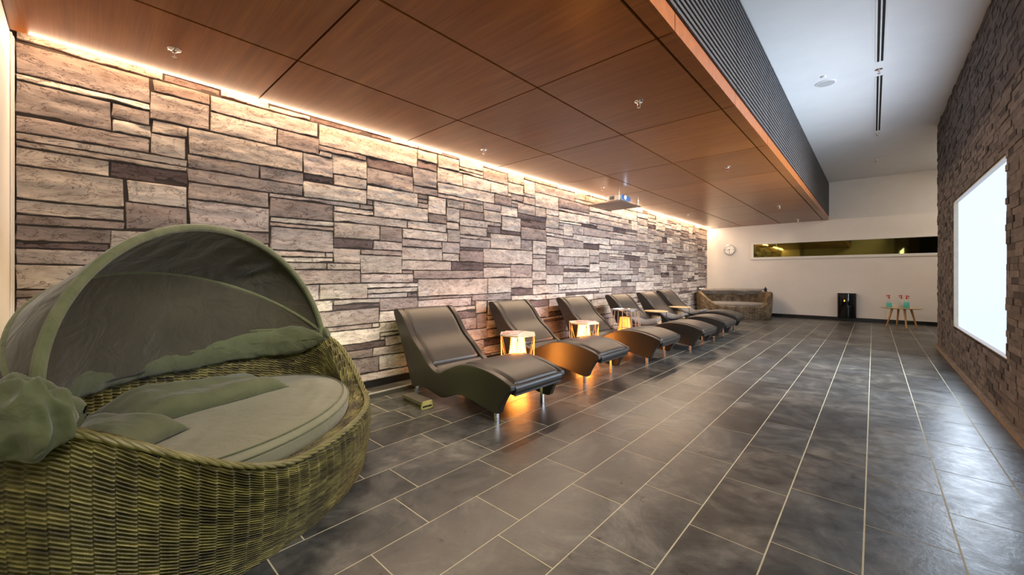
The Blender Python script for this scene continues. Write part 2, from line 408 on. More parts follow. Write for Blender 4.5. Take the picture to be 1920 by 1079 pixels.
# near end: corner pier and back wall
b = MB(); b.box((WX - .1, Y0 - .1, -.05), (3.1, Y0, 3.7)); struct(b.build('wall_back', M['plaster']))
b = MB(); b.box((WX, Y0, 0), (-2.98, YN - .012, 2.575)); struct(b.build('wall_near', M['plaster']))
b = MB(); b.box((WX, YN - .012, 0), (WX + .045, YN, 2.575)); b.box((WX + .05, YN - .012, 0), (WX + .10, YN - .004, 2.575)); struct(b.build('trim_1', M['frame_white'], bevel=.003))
b = MB(); b.box((3.0, Y0, -.05), (3.12, YF, 3.7)); struct(b.build('wall_passage', M['plaster']))
# ceilings
b = MB(); b.box((FX - .02, Y0 - .1, ZU), (3.1, YF + .1, ZU + .12)); struct(b.build('ceiling', M['upper_plaster']))
lc = MB(); xs = [PX, -2.844, -1.900, -.970, FX - .0205]; ys = [Y0] + [.988 + 1.380 * k for k in range(-1, 9)] + [YF]
for i in range(4):
    for j in range(len(ys) - 1):
        t = random.uniform(.86, 1.12); e = .0085; k = e * .7
        lc.box((xs[i] + (e if i else 0), ys[j] + k, ZC), (xs[i + 1] - (e if i < 3 else 0), ys[j + 1] - k, ZC + .022), (t, t * random.uniform(.96, 1.03), t * .98))
struct(lc.build('ceiling', M['veneer']))
b = MB(); b.box((PX + .004, Y0, ZC + .028), (FX - .03, YF, ZC + .05)); b.box((WX - .1, Y0 - .1, 2.74), (PX + .1, YF, 2.9)); b.box((PX + .004, Y0, ZC + .05), (PX + .03, YF, 2.74)); struct(b.build('ceiling', M['dark_gap']))
fb = MB()
for j in range(len(ys) - 1):
    t = random.uniform(.95, 1.1); fb.box((FX - .02, ys[j] + .004, ZC), (FX, ys[j + 1] - .004, ZF), (t, t, t))
struct(fb.build('trim_2', M['veneer']))
b = MB(); b.box((FX - .05, Y0, ZC + .03), (FX - .028, YF, ZU)); b.box((FX - .03, Y0, ZF), (FX - .012, YF, ZU)); struct(b.build('trim_3', M['dark_gap']))
lv = empty('louvre_screen', (FX, 6.3, ZF)); tag(lv, 'long black slatted louvre screen above the edge of the wooden ceiling', 'louvre')
nsl = 19; pit = (ZU - .01 - ZF - .01) / nsl
for i in range(nsl):
    b = MB(); z = .012 + i * pit
    for j in range(len(ys) - 1):
        b.box((-.012, ys[j] + .003 - 6.3, z), (.012, ys[j + 1] - .003 - 6.3, z + pit * .52))
    b.build('slat', M['slat_black'], lv)
# brick wall on the right with recess for the screen
sy0, sy1, sz0, sz1 = 4.858, 7.62, .495, 2.095; BE = 9.33
bw = MB(); bh, bl = .0512, .205
nrow = int(ZU / bh) + 1; pb = .06
for r in range(nrow):
    z0 = pb + r * bh; z1 = min(z0 + bh - .0015, ZU)
    if z0 >= ZU: break
    y = Y0 - random.uniform(0, bl)
    while y < BE:
        l = bl * random.choice([.45, .7, 1, 1, 1.25]); ya, yb = max(y, Y0), min(y + l - .0015, BE); y += l
        if yb - ya < .008: continue
        segs = [(ya, yb)]
        if z1 > sz0 + .01 and z0 < sz1 - .01:
            segs = [(ya, min(yb, sy0)), (max(ya, sy1), yb)]
        for a_, b_ in segs:
            if b_ - a_ < .008: continue
            d = random.choice([0, 0, .002, .004, .006, .009]) ; t = random.uniform(.7, 1.25)
            col = (.175 * t, .150 * t, .135 * t) if random.random() < .9 else (.07, .06, .055)
            bw.box((BX - d, a_, z0), (BX + .03, b_, z1), col)
struct(bw.build('wall_right', M['brick']))
b = MB(); 
for a in [((BX + .022, Y0, -.05), (BX + .25, sy0, ZU)), ((BX + .022, sy1, -.05), (BX + .25, BE - .002, ZU)), ((BX + .022, sy0, -.05), (BX + .25, sy1, sz0)), ((BX + .022, sy0, sz1), (BX + .25, sy1, ZU))]: b.box(*a)
struct(b.build('wall_right', M['stone_gap']))
b = MB(); b.box((BX - .035, Y0, 0), (BX + .03, BE, .055)); o = struct(b.build('baseboard_right', M['brick'])); o.data.color_attributes['col'].data.foreach_set('color', [.30, .24, .19, 1] * len(o.data.vertices))
scr = empty('projection_screen', (BX + .02, (sy0 + sy1) / 2, sz0)); tag(scr, 'large blank glowing white screen set into the dark brick wall', 'screen')
b = MB(); b.box((.02, sy0 - scr.location.y, 0), (.03, sy1 - scr.location.y, sz1 - sz0)); b.build('screen_surface', M['screen'], scr)
b = MB(); W2 = (sy1 - sy0) / 2; Hh = sz1 - sz0; t = .012
for a in [((-.02, -W2, 0), (.035, -W2 + t, Hh)), ((-.02, W2 - t, 0), (.035, W2, Hh)), ((-.02, -W2, 0), (.035, W2, t * .6)), ((-.02, -W2, Hh - t), (.035, W2, Hh))]: b.box(*a)
b.build('screen_frame', M['pale_top'], scr)

# ================================================================== SMALL CEILING FITTINGS
ls = empty('light_strip', (WX + .06, 6.4, 2.72)); tag(ls, 'long warm glowing light strip in the gap above the stone wall', 'light')
b = MB(); b.box((-.014, -6.6, 0), (.014, 6.7, .008)); b.build('channel', M['steel'], ls)
b = MB(); b.box((-.010, -6.6, -.004), (.010, 6.7, -.0005)); b.build('diffuser', M['cove'], ls)
def sprinkler():
    r = empty('sprinkler')
    b = MB(); b.lathe([(.001, 0), (.036, 0), (.036, -.003), (.016, -.009), (.001, -.009)], n=24); b.build('cover_plate', M['chrome'], r, True)
    b = MB(); b.lathe([(.001, -.008), (.012, -.008), (.012, -.02), (.008, -.022), (.001, -.022)], n=12)
    for s in (-1, 1): b.tube([(s * .008, 0, -.02), (s * .014, 0, -.03), (s * .011, 0, -.042), (0, 0, -.05)], .0022, 6)
    b.build('frame', M['chrome'], r, True)
    b = MB(); b.tube([(0, 0, -.02), (0, 0, -.048)], .0025, 6); b.build('bulb', M['red_plastic'], r)
    b = MB(); b.lathe([(.001, -.05), (.014, -.05), (.014, -.052), (.001, -.053)], n=12); b.build('deflector', M['chrome'], r, True)
    return r
sp0 = sprinkler(); used = False
spl = [(-3.275, .411, ZC, 'small chrome sprinkler nearest the viewer under the wooden ceiling, above the daybed canopy'),
       (-3.279, 3.114, ZC, 'chrome sprinkler under the wooden ceiling above the first lounger by the stone wall'),
       (-1.43, 3.116, ZC, 'chrome sprinkler in the large ceiling panel nearest the louvre, closest to the viewer'),
       (-3.27, 5.77, ZC, 'small sprinkler on the wooden ceiling directly beside the projector shelf'),
       (-1.427, 5.81, ZC, 'sprinkler on the wooden ceiling across the panels from the projector'),
       (-3.21, 9.63, ZC, 'sprinkler on the wooden ceiling near the stone wall, just past the projector'),
       (-1.443, 9.80, ZC, 'sprinkler on the wooden ceiling in the amber reflection toward the far wall'),
       (-3.31, 12.4, ZC, 'farthest sprinkler on the wooden ceiling beside the stone wall and cove light'),
       (-1.433, 12.42, ZC, 'farthest sprinkler under the wooden ceiling edge, close to the far wall'),
       (.047, 6.308, ZU, 'sprinkler on the white ceiling between the two slot air diffusers'),
       (.047, 9.128, ZU, 'sprinkler on the white ceiling just beyond the end of the farther slot diffuser'),
       (.043, 11.22, ZU, 'farthest sprinkler on the white ceiling, alone near the far wall')]
for x, y, z, lab in spl:
    s = sp0 if not used else copy_tree(sp0); used = True
    s.location = (x, y, z); tag(s, lab, 'sprinkler', 'ceiling sprinklers')
def slot(y0, y1, lab):
    r = empty('air_diffuser', (.055, (y0 + y1) / 2, ZU)); tag(r, lab, 'air vent', 'slot air diffusers in the white ceiling'); h2 = (y1 - y0) / 2
    b = MB()
    for x0, x1 in ((-.042, -.026), (-.006, .006), (.026, .042)): b.box((x0, -h2, -.006), (x1, h2, .001))
    b.build('frame', M['white_plastic'], r)
    b = MB(); b.box((-.026, -h2, -.002), (.026, h2, .0005)); b.build('slot_gap', M['dark_gap'], r)
slot(2.6, 6.08, 'nearer long slot air diffuser in the white ceiling, cut by the top of the picture')
slot(6.52, 8.96, 'farther slot air diffuser in the white ceiling, wholly in view')
r = empty('ceiling_speaker', (-.443, 6.31, ZU)); tag(r, 'round flat grey speaker grille in the white upper ceiling', 'speaker')
b = MB(); b.lathe([(.001, 0), (.105, 0), (.105, -.006), (.092, -.010), (.091, -.006), (.001, -.006)], n=40); b.build('rim', M['white_plastic'], r, True)
b = MB(); b.lathe([(.001, -.0062), (.09, -.0062), (.089, -.009), (.001, -.009)], n=40); b.build('grille', M['speaker_grey'], r)
b = MB(); b.lathe([(.001, 0), (.028, 0), (.026, -.012), (.018, -.018), (.001, -.018)], ctr=(-.447, 6.08, ZU), n=20); o = b.build('smoke_sensor', M['white_plastic'], None, True); tag(o, 'tiny white round sensor on the ceiling just before the speaker grille', 'sensor')

# projector on its hanging shelf
zb = 2.385
r = empty('projector_shelf', (-3.385, 6.42, zb)); tag(r, 'dark wooden shelf board hung on four thin rods under the ceiling', 'shelf')
b = MB(); b.rbox((-.30, -.40, -.009), (.30, .40, .009), .003); b.build('board', M['board'], r)
for sx in (-1, 1):
    for sy in (-1, 1):
        b = MB(); b.tube([(sx * .27, sy * .36, -.015), (sx * .27, sy * .36, ZC - zb)], .004, 8); b.lathe([(.001, .0095), (.012, .0095), (.012, .014), (.001, .014)], (sx * .27, sy * .36, 0), 12); b.build('rod', M['steel'], r)
r = empty('projector', (-3.20, 6.22, zb + .009)); tag(r, 'white projector with a blue lit front and glowing lens on the hanging shelf', 'projector')
b = MB(); b.rbox((-.15, -.16, .012), (.115, .17, .105), .010); b.build('body', M['projector_body'], r)
b = MB(); b.box((.114, -.15, .02), (.119, .16, .098)); b.build('front_panel', M['front_blue'], r)
b = MB(); b.lathe([(.001, .117), (.042, .117), (.042, .132), (.036, .134), (.001, .134)], (0, -.05, .06), 28, axis='x'); b.build('lens_ring', M['steel'], r, True)
b = MB(); b.lathe([(.001, .134), (.033, .134), (.028, .139), (.001, .141)], (0, -.05, .06), 28, axis='x'); b.build('lens', M['lens'], r, True)
b = MB(); 
for k in range(6): b.box((-.10 + k * .016, -.163, .03), (-.092 + k * .016, -.158, .088))
b.build('side_vent', M['dark_gap'], r)
for sx in (-.1, .08):
    for sy in (-.12, .12):
        b = MB(); b.lathe([(.001, 0), (.012, 0), (.01, .013), (.001, .013)], (sx, sy, 0), 12); b.build('foot', M['black_base'], r)

# ================================================================== FAR WALL THINGS
r = empty('wall_clock', (-3.18, YF - .002, 1.917)); tag(r, 'round silver wall clock with white face on the far wall', 'clock')
b = MB(); b.lathe([(.001, 0), (.155, 0), (.158, .02), (.150, .038), (.138, .040), (.132, .026), (.001, .026)], n=48, axis='y'); b.build('rim', M['steel'], r, True)
b = MB(); b.lathe([(.001, .026), (.133, .026), (.133, .028), (.001, .028)], n=48, axis='y'); b.build('clock_face', M['clock_face'], r)
for k in range(12):
    b = MB()
    q = k * PI / 6; R = Matrix.Rotation(q, 3, 'Y'); l = .03 if k % 3 == 0 else .018; w_ = .008 if k % 3 == 0 else .005
    vs = [R @ Vector((x, -y, z)) for y in (.028, .030) for x, z in ((-w_, .12 - l), (w_, .12 - l), (w_, .12), (-w_, .12))]
    b.add(vs, [(0, 1, 2, 3), (7, 6, 5, 4), (0, 4, 5, 1), (1, 5, 6, 2), (2, 6, 7, 3), (3, 7, 4, 0)])
    b.build('hour_mark', M['black_base'], r)
def hand(name, ang, l, w_, y):
    R = Matrix.Rotation(ang, 3, 'Y'); vs = [R @ Vector((x, -yy, z)) for yy in (y, y + .003) for x, z in ((-w_, -.02), (w_, -.02), (w_ * .5, l), (-w_ * .5, l))]
    b = MB(); b.add(vs, [(0, 1, 2, 3), (7, 6, 5, 4), (0, 4, 5, 1), (1, 5, 6, 2), (2, 6, 7, 3), (3, 7, 4, 0)]); b.build(name, M['black_base'], r)
hand('hour_hand', math.radians(-105), .075, .007, .031); hand('minute_hand', math.radians(180), .105, .005, .035)
r = empty('wall_heater', (-.498, YF - .002, .075)); tag(r, 'glossy black rounded heater with a small orange light on the far wall', 'heater')
b = MB(); pl = [(math.cos(q) * .185, -abs(math.sin(q)) ** .7 * .14 - .03) for q in np.linspace(0, PI, 25)]; pl = [(.185, 0)] + pl + [(-.185, 0)]
def loft(b, poly, levels):
    n = len(poly); v = []; f = []
    for z, s in levels: v += [(p[0] * s, p[1] * s, z) for p in poly]
    for i in range(len(levels) - 1):
        for k in range(n): f.append((i * n + k, i * n + (k + 1) % n, (i + 1) * n + (k + 1) % n, (i + 1) * n + k))
    f += [tuple(reversed(range(n))), tuple((len(levels) - 1) * n + k for k in range(n))]; b.add(v, f)
loft(b, pl, [(0, .92), (.012, .98), (.03, 1), (.60, 1), (.617, .985), (.625, .93)]); b.build('body', M['gloss_black'], r, True, fix=True)
b = MB(); loft(b, pl, [(.625, .9), (.632, .88)]); b.build('top_grille', M['speaker_grey'], r, fix=True)
b = MB(); b.box((-.052, -.174, .42), (-.032, -.169, .455)); b.build('indicator_light', M['heater_light'], r)
for k, x in enumerate((.03, .07)):
    b = MB(); b.lathe([(.001, 0), (.008, 0), (.006, .003), (.001, .003)], (x, -.166 + k * .005, .30), 12, axis='y'); b.build('button', M['steel'], r)
# three-legged look: round oak side table with four splayed legs
TX, TY, TZ = .46, 12.33, .43
r = empty('side_table', (TX, TY, 0)); tag(r, 'round wooden side table with splayed legs standing before the far wall', 'table')
b = MB(); b.lathe([(.001, TZ - .018), (.30, TZ - .018), (.335, TZ - .008), (.34, TZ), (.001, TZ)], n=48); b.build('table_top', M['light_wood'], r, True)
for q in (math.radians(200), math.radians(285), math.radians(20), math.radians(105)):
    dx, dy = math.cos(q), math.sin(q)
    b = MB(); b.tube([(dx * .26, dy * .26, 0), (dx * .16, dy * .16, TZ - .017)], [.012, .022], 12); b.build('leg', M['oak_leg'], r, True)
def bottle(x, y, liquid, body, lab, lv_=.10, rz=0):
    r = empty('spray_bottle', (x, y, TZ), rz); tag(r, lab, 'bottle', 'spray bottles on the small table')
    b = MB(); b.lathe([(.001, 0), (.048, 0), (.051, .006), (.044, .09), (.030, .16), (.014, .19), (.012, .205), (.001, .205)], n=24); b.build('body', M[body], r, True)
    if liquid:
        b = MB(); b.lathe([(.001, .003), (.0485, .003), (.0515, .008), (.0452, lv_ - .004), (.043, lv_), (.001, lv_)], n=24); b.build('liquid', M['cyan'], r, True)
    b = MB(); b.lathe([(.001, .2), (.016, .2), (.016, .225), (.001, .225)], n=12); b.tube([(0, 0, .22), (0, 0, .262)], .009, 8)
    b.tube([(-.018, 0, .27), (.045, 0, .262)], .009, 8); b.tube([(.03, 0, .262), (.036, 0, .235), (.028, 0, .215)], .004, 6); b.build('spray_head', M['red_plastic'], r, True)
bottle(.26, 12.30, True, 'clear', 'left spray bottle on the table, turquoise liquid and red trigger', .105, PI)
bottle(.46, 12.36, False, 'cloudy', 'middle spray bottle on the table, cloudy and without turquoise liquid', .1, PI)
bottle(.535, 12.22, True, 'clear', 'right spray bottle on the table, fullest with turquoise liquid', .135, .3)

# ================================================================== LOUNGERS
RX = -2.19
upper = [(-3.605, .800), (-3.57, .812), (-3.51, .800), (-3.40, .702), (-3.28, .555), (-3.13, .435), (-3.0, .325), (-2.87, .280), (-2.75, .328), (-2.60, .388), (-2.47, .412), (-2.35, .412), (-2.23, .398), (-2.09, .362), (-1.99, .322)]
lower = [(-1.985, .287), (-2.04, .235), (-2.09, .150), (-2.115, .095), (-2.16, .085), (-2.24, .095), (-2.41, .128), (-2.56, .145), (-2.66, .122), (-2.75, .085), (-2.83, .070), (-2.93, .085), (-3.05, .108), (-3.15, .108), (-3.27, .092), (-3.30, .15), (-3.44, .45), (-3.60, .76)]
def lounger():
    r = empty('relaxation_lounger')
    up = [(p.x - RX, p.z) for p in catmull([(a, 0, b) for a, b in upper], 5)]; lo = [(p.x - RX, p.z) for p in catmull([(a, 0, b) for a, b in lower], 4)]
    poly = up + lo
    for ya, yb in ((-.35, -.295), (.295, .35)):
        b = MB(); b.prism(poly[::-1], ya, yb); o = b.build('side_panel', M['shell_black'], r, True, bevel=.010, angle=50, fix=True)
    # black shell under the cushions
    b = MB(); inn = [(x, z - .045) for x, z in up]; n = len(inn)
    inn2 = [(x, z - .085) for x, z in reversed(up)]
    b.prism((inn + inn2)[::-1], -.297, .297); b.build('seat_shell', M['shell_black'], r, fix=True)
    def pad(name, i0, i1, thick, drop, mtl, endr=.03, nose=0, wid=.298):
        P = catmull([(upper[k][0] - RX, 0, upper[k][1]) for k in range(len(upper))], 8); seg = P[i0 * 8:i1 * 8 + 1]
        m_ = len(seg); nv = 22; G = np.zeros((m_ + 8, nv, 3))
        tot = sum((seg[i + 1] - seg[i]).length for i in range(m_ - 1)); s = 0; rows = []
        for i, p in enumerate(seg):
            if i: s += (seg[i] - seg[i - 1]).length
            t = (seg[min(i + 1, m_ - 1)] - seg[max(i - 1, 0)]).normalized(); nn = Vector((-t.z, 0, t.x))
            if nn.z < 0 and abs(t.x) > .2: nn = -nn
            e = min(s, tot - s); rows.append((p, nn, min(1, math.sqrt(max(0, 1 - (1 - min(e / endr, 1)) ** 2)))))
        V = []
        for (p, nn, k) in rows:
            row = []
            for j in range(nv):
                y = -wid + 2 * wid * j / (nv - 1); d = wid - abs(y); kk = math.sqrt(max(0, 1 - (1 - min(d / .035, 1)) ** 2))
                hgt = -drop - thick + thick * min(k, 1) * kk + .004 * (1 - (y / wid) ** 2) * k
                q = p + nn * hgt; row.append((q.x, y, q.z))
            V.append(row)
        first = [(x - rows[0][1].x * .015, y, z - rows[0][1].z * .015) for x, y, z in V[0]]; last = [(x - rows[-1][1].x * .015, y, z - rows[-1][1].z * .015) for x, y, z in V[-1]]
        o = grid(name, np.array([first] + V + [last]), mtl, r, flip=True)
        return o
    pad('backrest_cushion', 0, 6, .05, .002, M['leather'])
    pad('seat_cushion', 6, 9, .05, -.004, M['leather'])
    pad('leg_cushion', 9, 14, .05, -.006, M['leather'])
    # rounded padded nose under the foot end
    b = MB(); pr = [(-1.99 - RX, .318), (-1.978 - RX, .300), (-1.978 - RX, .272), (-1.99 - RX, .250), (-2.02 - RX, .240), (-2.06 - RX, .262), (-2.05 - RX, .325)]
    b.prism(pr, -.30, .30); b.build('foot_end', M['shell_black'], r, True, bevel=.008, angle=30, fix=True)
    for x, zt in ((0, .30), (-1.09, .14)):
        for y in (-.29, .29):
            b = MB(); b.rbox((x - .014, y - .014, 0), (x + .014, y + .014, zt), .002); b.build('leg', M['steel'], r)
    return r
lg0 = lounger(); lgs = []
LG = [(-2.19, 2.51, 'black leather relaxation lounger nearest the viewer, its side in deep shadow'),
      (-2.28, 3.94, 'black relaxation lounger just behind the nearer magazine table, its side glowing orange'),
      (-2.18, 5.29, 'black relaxation lounger between the second magazine table and the wire basket table'),
      (-2.06, 6.57, 'black relaxation lounger just past the round wire basket table, grey pillow on its seat'),
      (-2.07, 7.83, 'black relaxation lounger between the two round wooden side tables'),
      (-2.19, 9.08, 'black relaxation lounger farthest away, closest to the far wicker daybed')]
for k, (x, y, lab) in enumerate(LG):
    o = lg0 if k == 0 else copy_tree(lg0); o.location = (x, y, 0); tag(o, lab, 'lounger', 'row of black loungers along the stone wall'); lgs.append(o)

def pillow_mesh(name, sx, sy, th, m, seed=0, parent=None, nn=34, sag=0):
    u = np.linspace(-1, 1, nn); U, V = np.meshgrid(u, u, indexing='ij')
    edge = np.clip((1 - U ** 4), 0, 1) * np.clip((1 - V ** 4), 0, 1)
    hgt = edge ** .55
    W0 = 0; px = U * sx / 2 * (1 - .07 * (1 - V ** 2)) ; py = V * sy / 2 * (1 - .09 * (1 - U ** 2))
    W = np.array([[noise.noise(Vector((a * 1.1 + seed, b_ * 1.1, seed))) + .22 * noise.noise(Vector((a * 3 + seed, b_ * 3, 2))) for b_ in u] for a in u])
    top = np.stack([px, py, th * hgt * (.55 + .28 * W) + .012 + sag * U * U], -1); bot = np.stack([px, py, .012 - th * .12 * hgt + sag * U * U], -1)
    bot[:, :, 2] = np.maximum(bot[:, :, 2], 0.0 + sag * (U * U))
    verts = np.concatenate([top.reshape(-1, 3), bot.reshape(-1, 3)]); f = []
    for i in range(nn - 1):
        for j in range(nn - 1):
            a = i * nn + j; f.append((a, a + nn, a + nn + 1, a + 1)); q = a + nn * nn; f.append((q, q + 1, q + nn + 1, q + nn))
    for i in range(nn - 1):
        for (a, b_) in ((i * nn, (i + 1) * nn), ((i + 1) * nn + nn - 1, i * nn + nn - 1), (i + 1, i), ((nn - 1) * nn + i, (nn - 1) * nn + i + 1)):
            f.append((a, b_, b_ + nn * nn, a + nn * nn))
    o = mesh_obj(name, verts, f, m, parent, True); bm = bmesh.new(); bm.from_mesh(o.data); bmesh.ops.remove_doubles(bm, verts=bm.verts, dist=1e-5); bmesh.ops.recalc_face_normals(bm, faces=bm.faces); bm.to_mesh(o.data); bm.free()
    return o
for k, (x, y, rz, lab) in enumerate([(-2.79, 6.40, .25, 'grey pillow lying on the seat behind the round wire basket table'),
                                     (-2.79, 7.66, .1, 'grey pillow draped on the seat between the two round wooden tables'),
                                     (-2.80, 8.93, -.1, 'grey pillow lying on the farthest lounger, beside the farther wooden table')]):
    o = pillow_mesh('pillow', .48, .42, .13, M['grey_pillow'], 3 + k * 7, None, 26, .085); o.location = (x - .07, y + .08, .315); o.rotation_euler = (0, math.radians(3), rz); tag(o, lab, 'pillow', 'grey pillows on the far loungers')

# ================================================================== SIDE TABLES AND LAMPS
def hex_table(x, y, z, rot, lab):
    r = empty('wire_table', (x, y, 0), rot); tag(r, lab, 'table', 'hexagonal wire side tables')
    R = .215; hx = [(R * math.cos(k * PI / 3), R * math.sin(k * PI / 3)) for k in range(6)]
    b = MB(); n = 6; v = [(p[0], p[1], z - .012) for p in hx] + [(p[0], p[1], z) for p in hx]
    b.add(v, [(i, (i + 1) % n, n + (i + 1) % n, n + i) for i in range(n)] + [tuple(reversed(range(n))), tuple(range(n, 2 * n))]); b.build('table_top', M['pale_top'], r, bevel=.002)
    b = MB(); R2 = .195; hb = [(R2 * math.cos(k * PI / 3), R2 * math.sin(k * PI / 3)) for k in range(6)]
    b.tube([(p[0], p[1], .006) for p in hb], .004, 6, True)
    b.tube([(p[0] * .97, p[1] * .97, z - .016) for p in hx], .004, 6, True)
    b.build('ring', M['brass_wire'], r, True)
    for k in range(6):
        a, c = hx[k], hx[(k + 1) % 6]; d, e = hb[k], hb[(k + 1) % 6]; mt = ((a[0] + c[0]) / 2 * .97, (a[1] + c[1]) / 2 * .97); mb_ = ((d[0] + e[0]) / 2, (d[1] + e[1]) / 2)
        b = MB()
        b.tube([(a[0] * .97, a[1] * .97, z - .014), (d[0], d[1], .005)], .0035, 6)
        b.tube([(a[0] * .97, a[1] * .97, z - .014), (mb_[0], mb_[1], .005)], .0028, 6)
        b.tube([(c[0] * .97, c[1] * .97, z - .014), (mb_[0], mb_[1], .005)], .0028, 6)
        b.build('wire_leg', M['brass_wire'], r, True)
    return r
def wicker_lamp(x, y, h, glow_m, lab, rb=.105, group='glowing woven lamps under the tables'):
    r = empty('wicker_lamp', (x, y, 0)); tag(r, lab, 'lamp', group)
    def rad(t): return rb * (.93 + .12 * math.sin(PI * min(t * 1.4, 1)) - .42 * max(0, t - .35) ** 1.5)
    b = MB(); b.lathe([(.001, .012)] + [(rad(t) - .008, .012 + (h - .02) * t) for t in np.linspace(0, 1, 14)] + [(.001, h - .008)], n=28); b.build('glowing_shade', M[glow_m], r, True)
    b = MB(); nr = 24
    for i in range(nr):
        t = i / (nr - 1); z = .004 + (h - .006) * t; R = rad(t)
        b.tube([((R + .003 * math.cos(16 * q + PI * i)) * math.cos(q), (R + .003 * math.cos(16 * q + PI * i)) * math.sin(q), z) for q in np.linspace(0, 2 * PI, 49)[:-1]], .0031, 5, True)
    for k in range(12):
        q = 2 * PI * k / 12; b.tube([(rad(t) * math.cos(q), rad(t) * math.sin(q), .004 + (h - .006) * t) for t in np.linspace(0, 1, 10)], .0018, 5)
    b.build('woven_shell', M['rattan_glow_strand'], r, True)
    return r
def magazine(x, y, z, rz, lab, w_=.2, l=.27, grp='magazines on the wire tables'):
    r = empty('magazine', (x, y, z), rz); tag(r, lab, 'magazine', grp)
    b = MB(); b.box((-w_ / 2, -l / 2, 0), (w_ / 2, l / 2, .006)); b.build('pages', M['white_plastic'], r)
    b = MB(); b.box((-w_ / 2 - .001, -l / 2 - .001, .0061), (w_ / 2 + .001, l / 2 + .001, .0072)); b.build('cover', M['cover'], r)
hex_table(-2.86, 3.225, .52, .2, 'nearest hexagonal wire side table, between the first and second loungers')
wicker_lamp(-2.86, 3.225, .49, 'lamp_glow', 'brightest orange woven lamp under the nearest hexagonal table')
magazine(-2.90, 3.18, .5205, .5, 'open magazine lying on the nearest hexagonal table, close to its left edge')
hex_table(-2.90, 4.62, .52, .2, 'second hexagonal wire side table, between the second and third loungers')
wicker_lamp(-2.90, 4.62, .49, 'lamp_glow', 'orange woven lamp glowing under the second hexagonal table')
magazine(-2.89, 4.62, .5205, .2, 'magazine lying flat on the second hexagonal table')
# round wire basket table
bx_, by_ = -2.96, 5.935
r = empty('wire_basket_table', (bx_, by_, 0)); tag(r, 'round side table of pale metal wires flaring to the floor, silver top', 'table')
zt = .60
b = MB(); b.lathe([(.001, zt - .012), (.205, zt - .012), (.222, zt - .010), (.225, zt + .004), (.215, zt + .005), (.212, zt - .004), (.001, zt - .004)], n=44); b.build('tray_top', M['steel'], r, True)
Rb = .27
for k in range(20):
    q = 2 * PI * k / 20; c_, s_ = math.cos(q), math.sin(q)
    b = MB(); b.tube([(.215 * c_, .215 * s_, zt - .01), (.245 * c_, .245 * s_, .32), (Rb * c_, Rb * s_, .005)], .0042, 6); b.build('wire', M['pink_wire'], r, True)
b = MB()
for R, z in ((.243, .34), (Rb, .006)): b.tube([(R * math.cos(q), R * math.sin(q), z) for q in np.linspace(0, 2 * PI, 49)[:-1]], .0042, 6, True)
b.build('hoop', M['pink_wire'], r, True)
wicker_lamp(bx_, by_, .48, 'lamp_glow_dim', 'dimmer orange woven lamp inside the round wire basket table', .115)
def round_table(x, y, lab, lab2):
    r = empty('round_side_table', (x, y, 0)); tag(r, lab, 'table', 'round wooden side tables')
    b = MB(); b.lathe([(.001, .478), (.19, .478), (.212, .486), (.212, .494), (.001, .496)], n=44); b.build('table_top', M['light_wood'], r, True)
    for k in range(3):
        q = 2 * PI * k / 3 + .5; c_, s_ = math.cos(q), math.sin(q)
        b = MB(); b.tube([(.18 * c_, .18 * s_, .48), (.185 * c_, .185 * s_, .003)], .005, 8); b.build('leg', M['black_base'], r, True)
    o = wicker_lamp(x, y, .40, 'lamp_off', lab2, .115, 'unlit woven lamps under the round wooden tables')
soft('lamp_off', (.55, .45, .33), (.62, .52, .4), 30, .7, .2)
round_table(-2.97, 7.20, 'nearer round wooden side table, between the fourth and fifth loungers', 'unlit beige woven lamp under the nearer round wooden table')
round_table(-2.98, 8.45, 'farther round wooden side table, next to the farthest lounger', 'unlit beige woven lamp under the farther round wooden table')

# ================================================================== FLOOR RAIL AND BRUSH
r = empty('floor_rail', (-3.475, 0, 0)); tag(r, 'low metal edged rail on the floor along the stone wall, right of the daybed', 'rail')
b = MB(); b.box((-.014, 1.25, 0), (.014, 9.6, .036)); b.build('base', M['rail_shaded_front'], r)
b = MB(); b.rbox((-.018, 1.25, .036), (.018, 9.6, .044), .002); b.build('top_strip', M['rail_metal'], r)
r = empty('foot_brush', (-3.0, 2.035, 0), math.radians(-3)); tag(r, 'small dark slotted box with yellow-green end on the floor by the first lounger', 'box')
b = MB(); b.rbox((-.165, -.056, .036), (.155, .056, .066), .003); b.build('lid', M['brush_dark'], r)
b = MB(); b.box((-.16, -.05, 0), (.15, .05, .008)); 
for k in range(14): b.box((-.155 + k * .0225, -.05, .008), (-.147 + k * .0225, .05, .036))
b.build('slotted_base', M['brush_dark'], r)
b = MB(); b.box((.150, -.056, 0), (.162, -.046, .066)); b.box((.150, .046, 0), (.162, .056, .066)); b.box((.150, -.056, 0), (.162, .056, .009)); b.box((.150, -.056, .030), (.162, .056, .066)); b.build('end_cap', M['brush_end'], r)

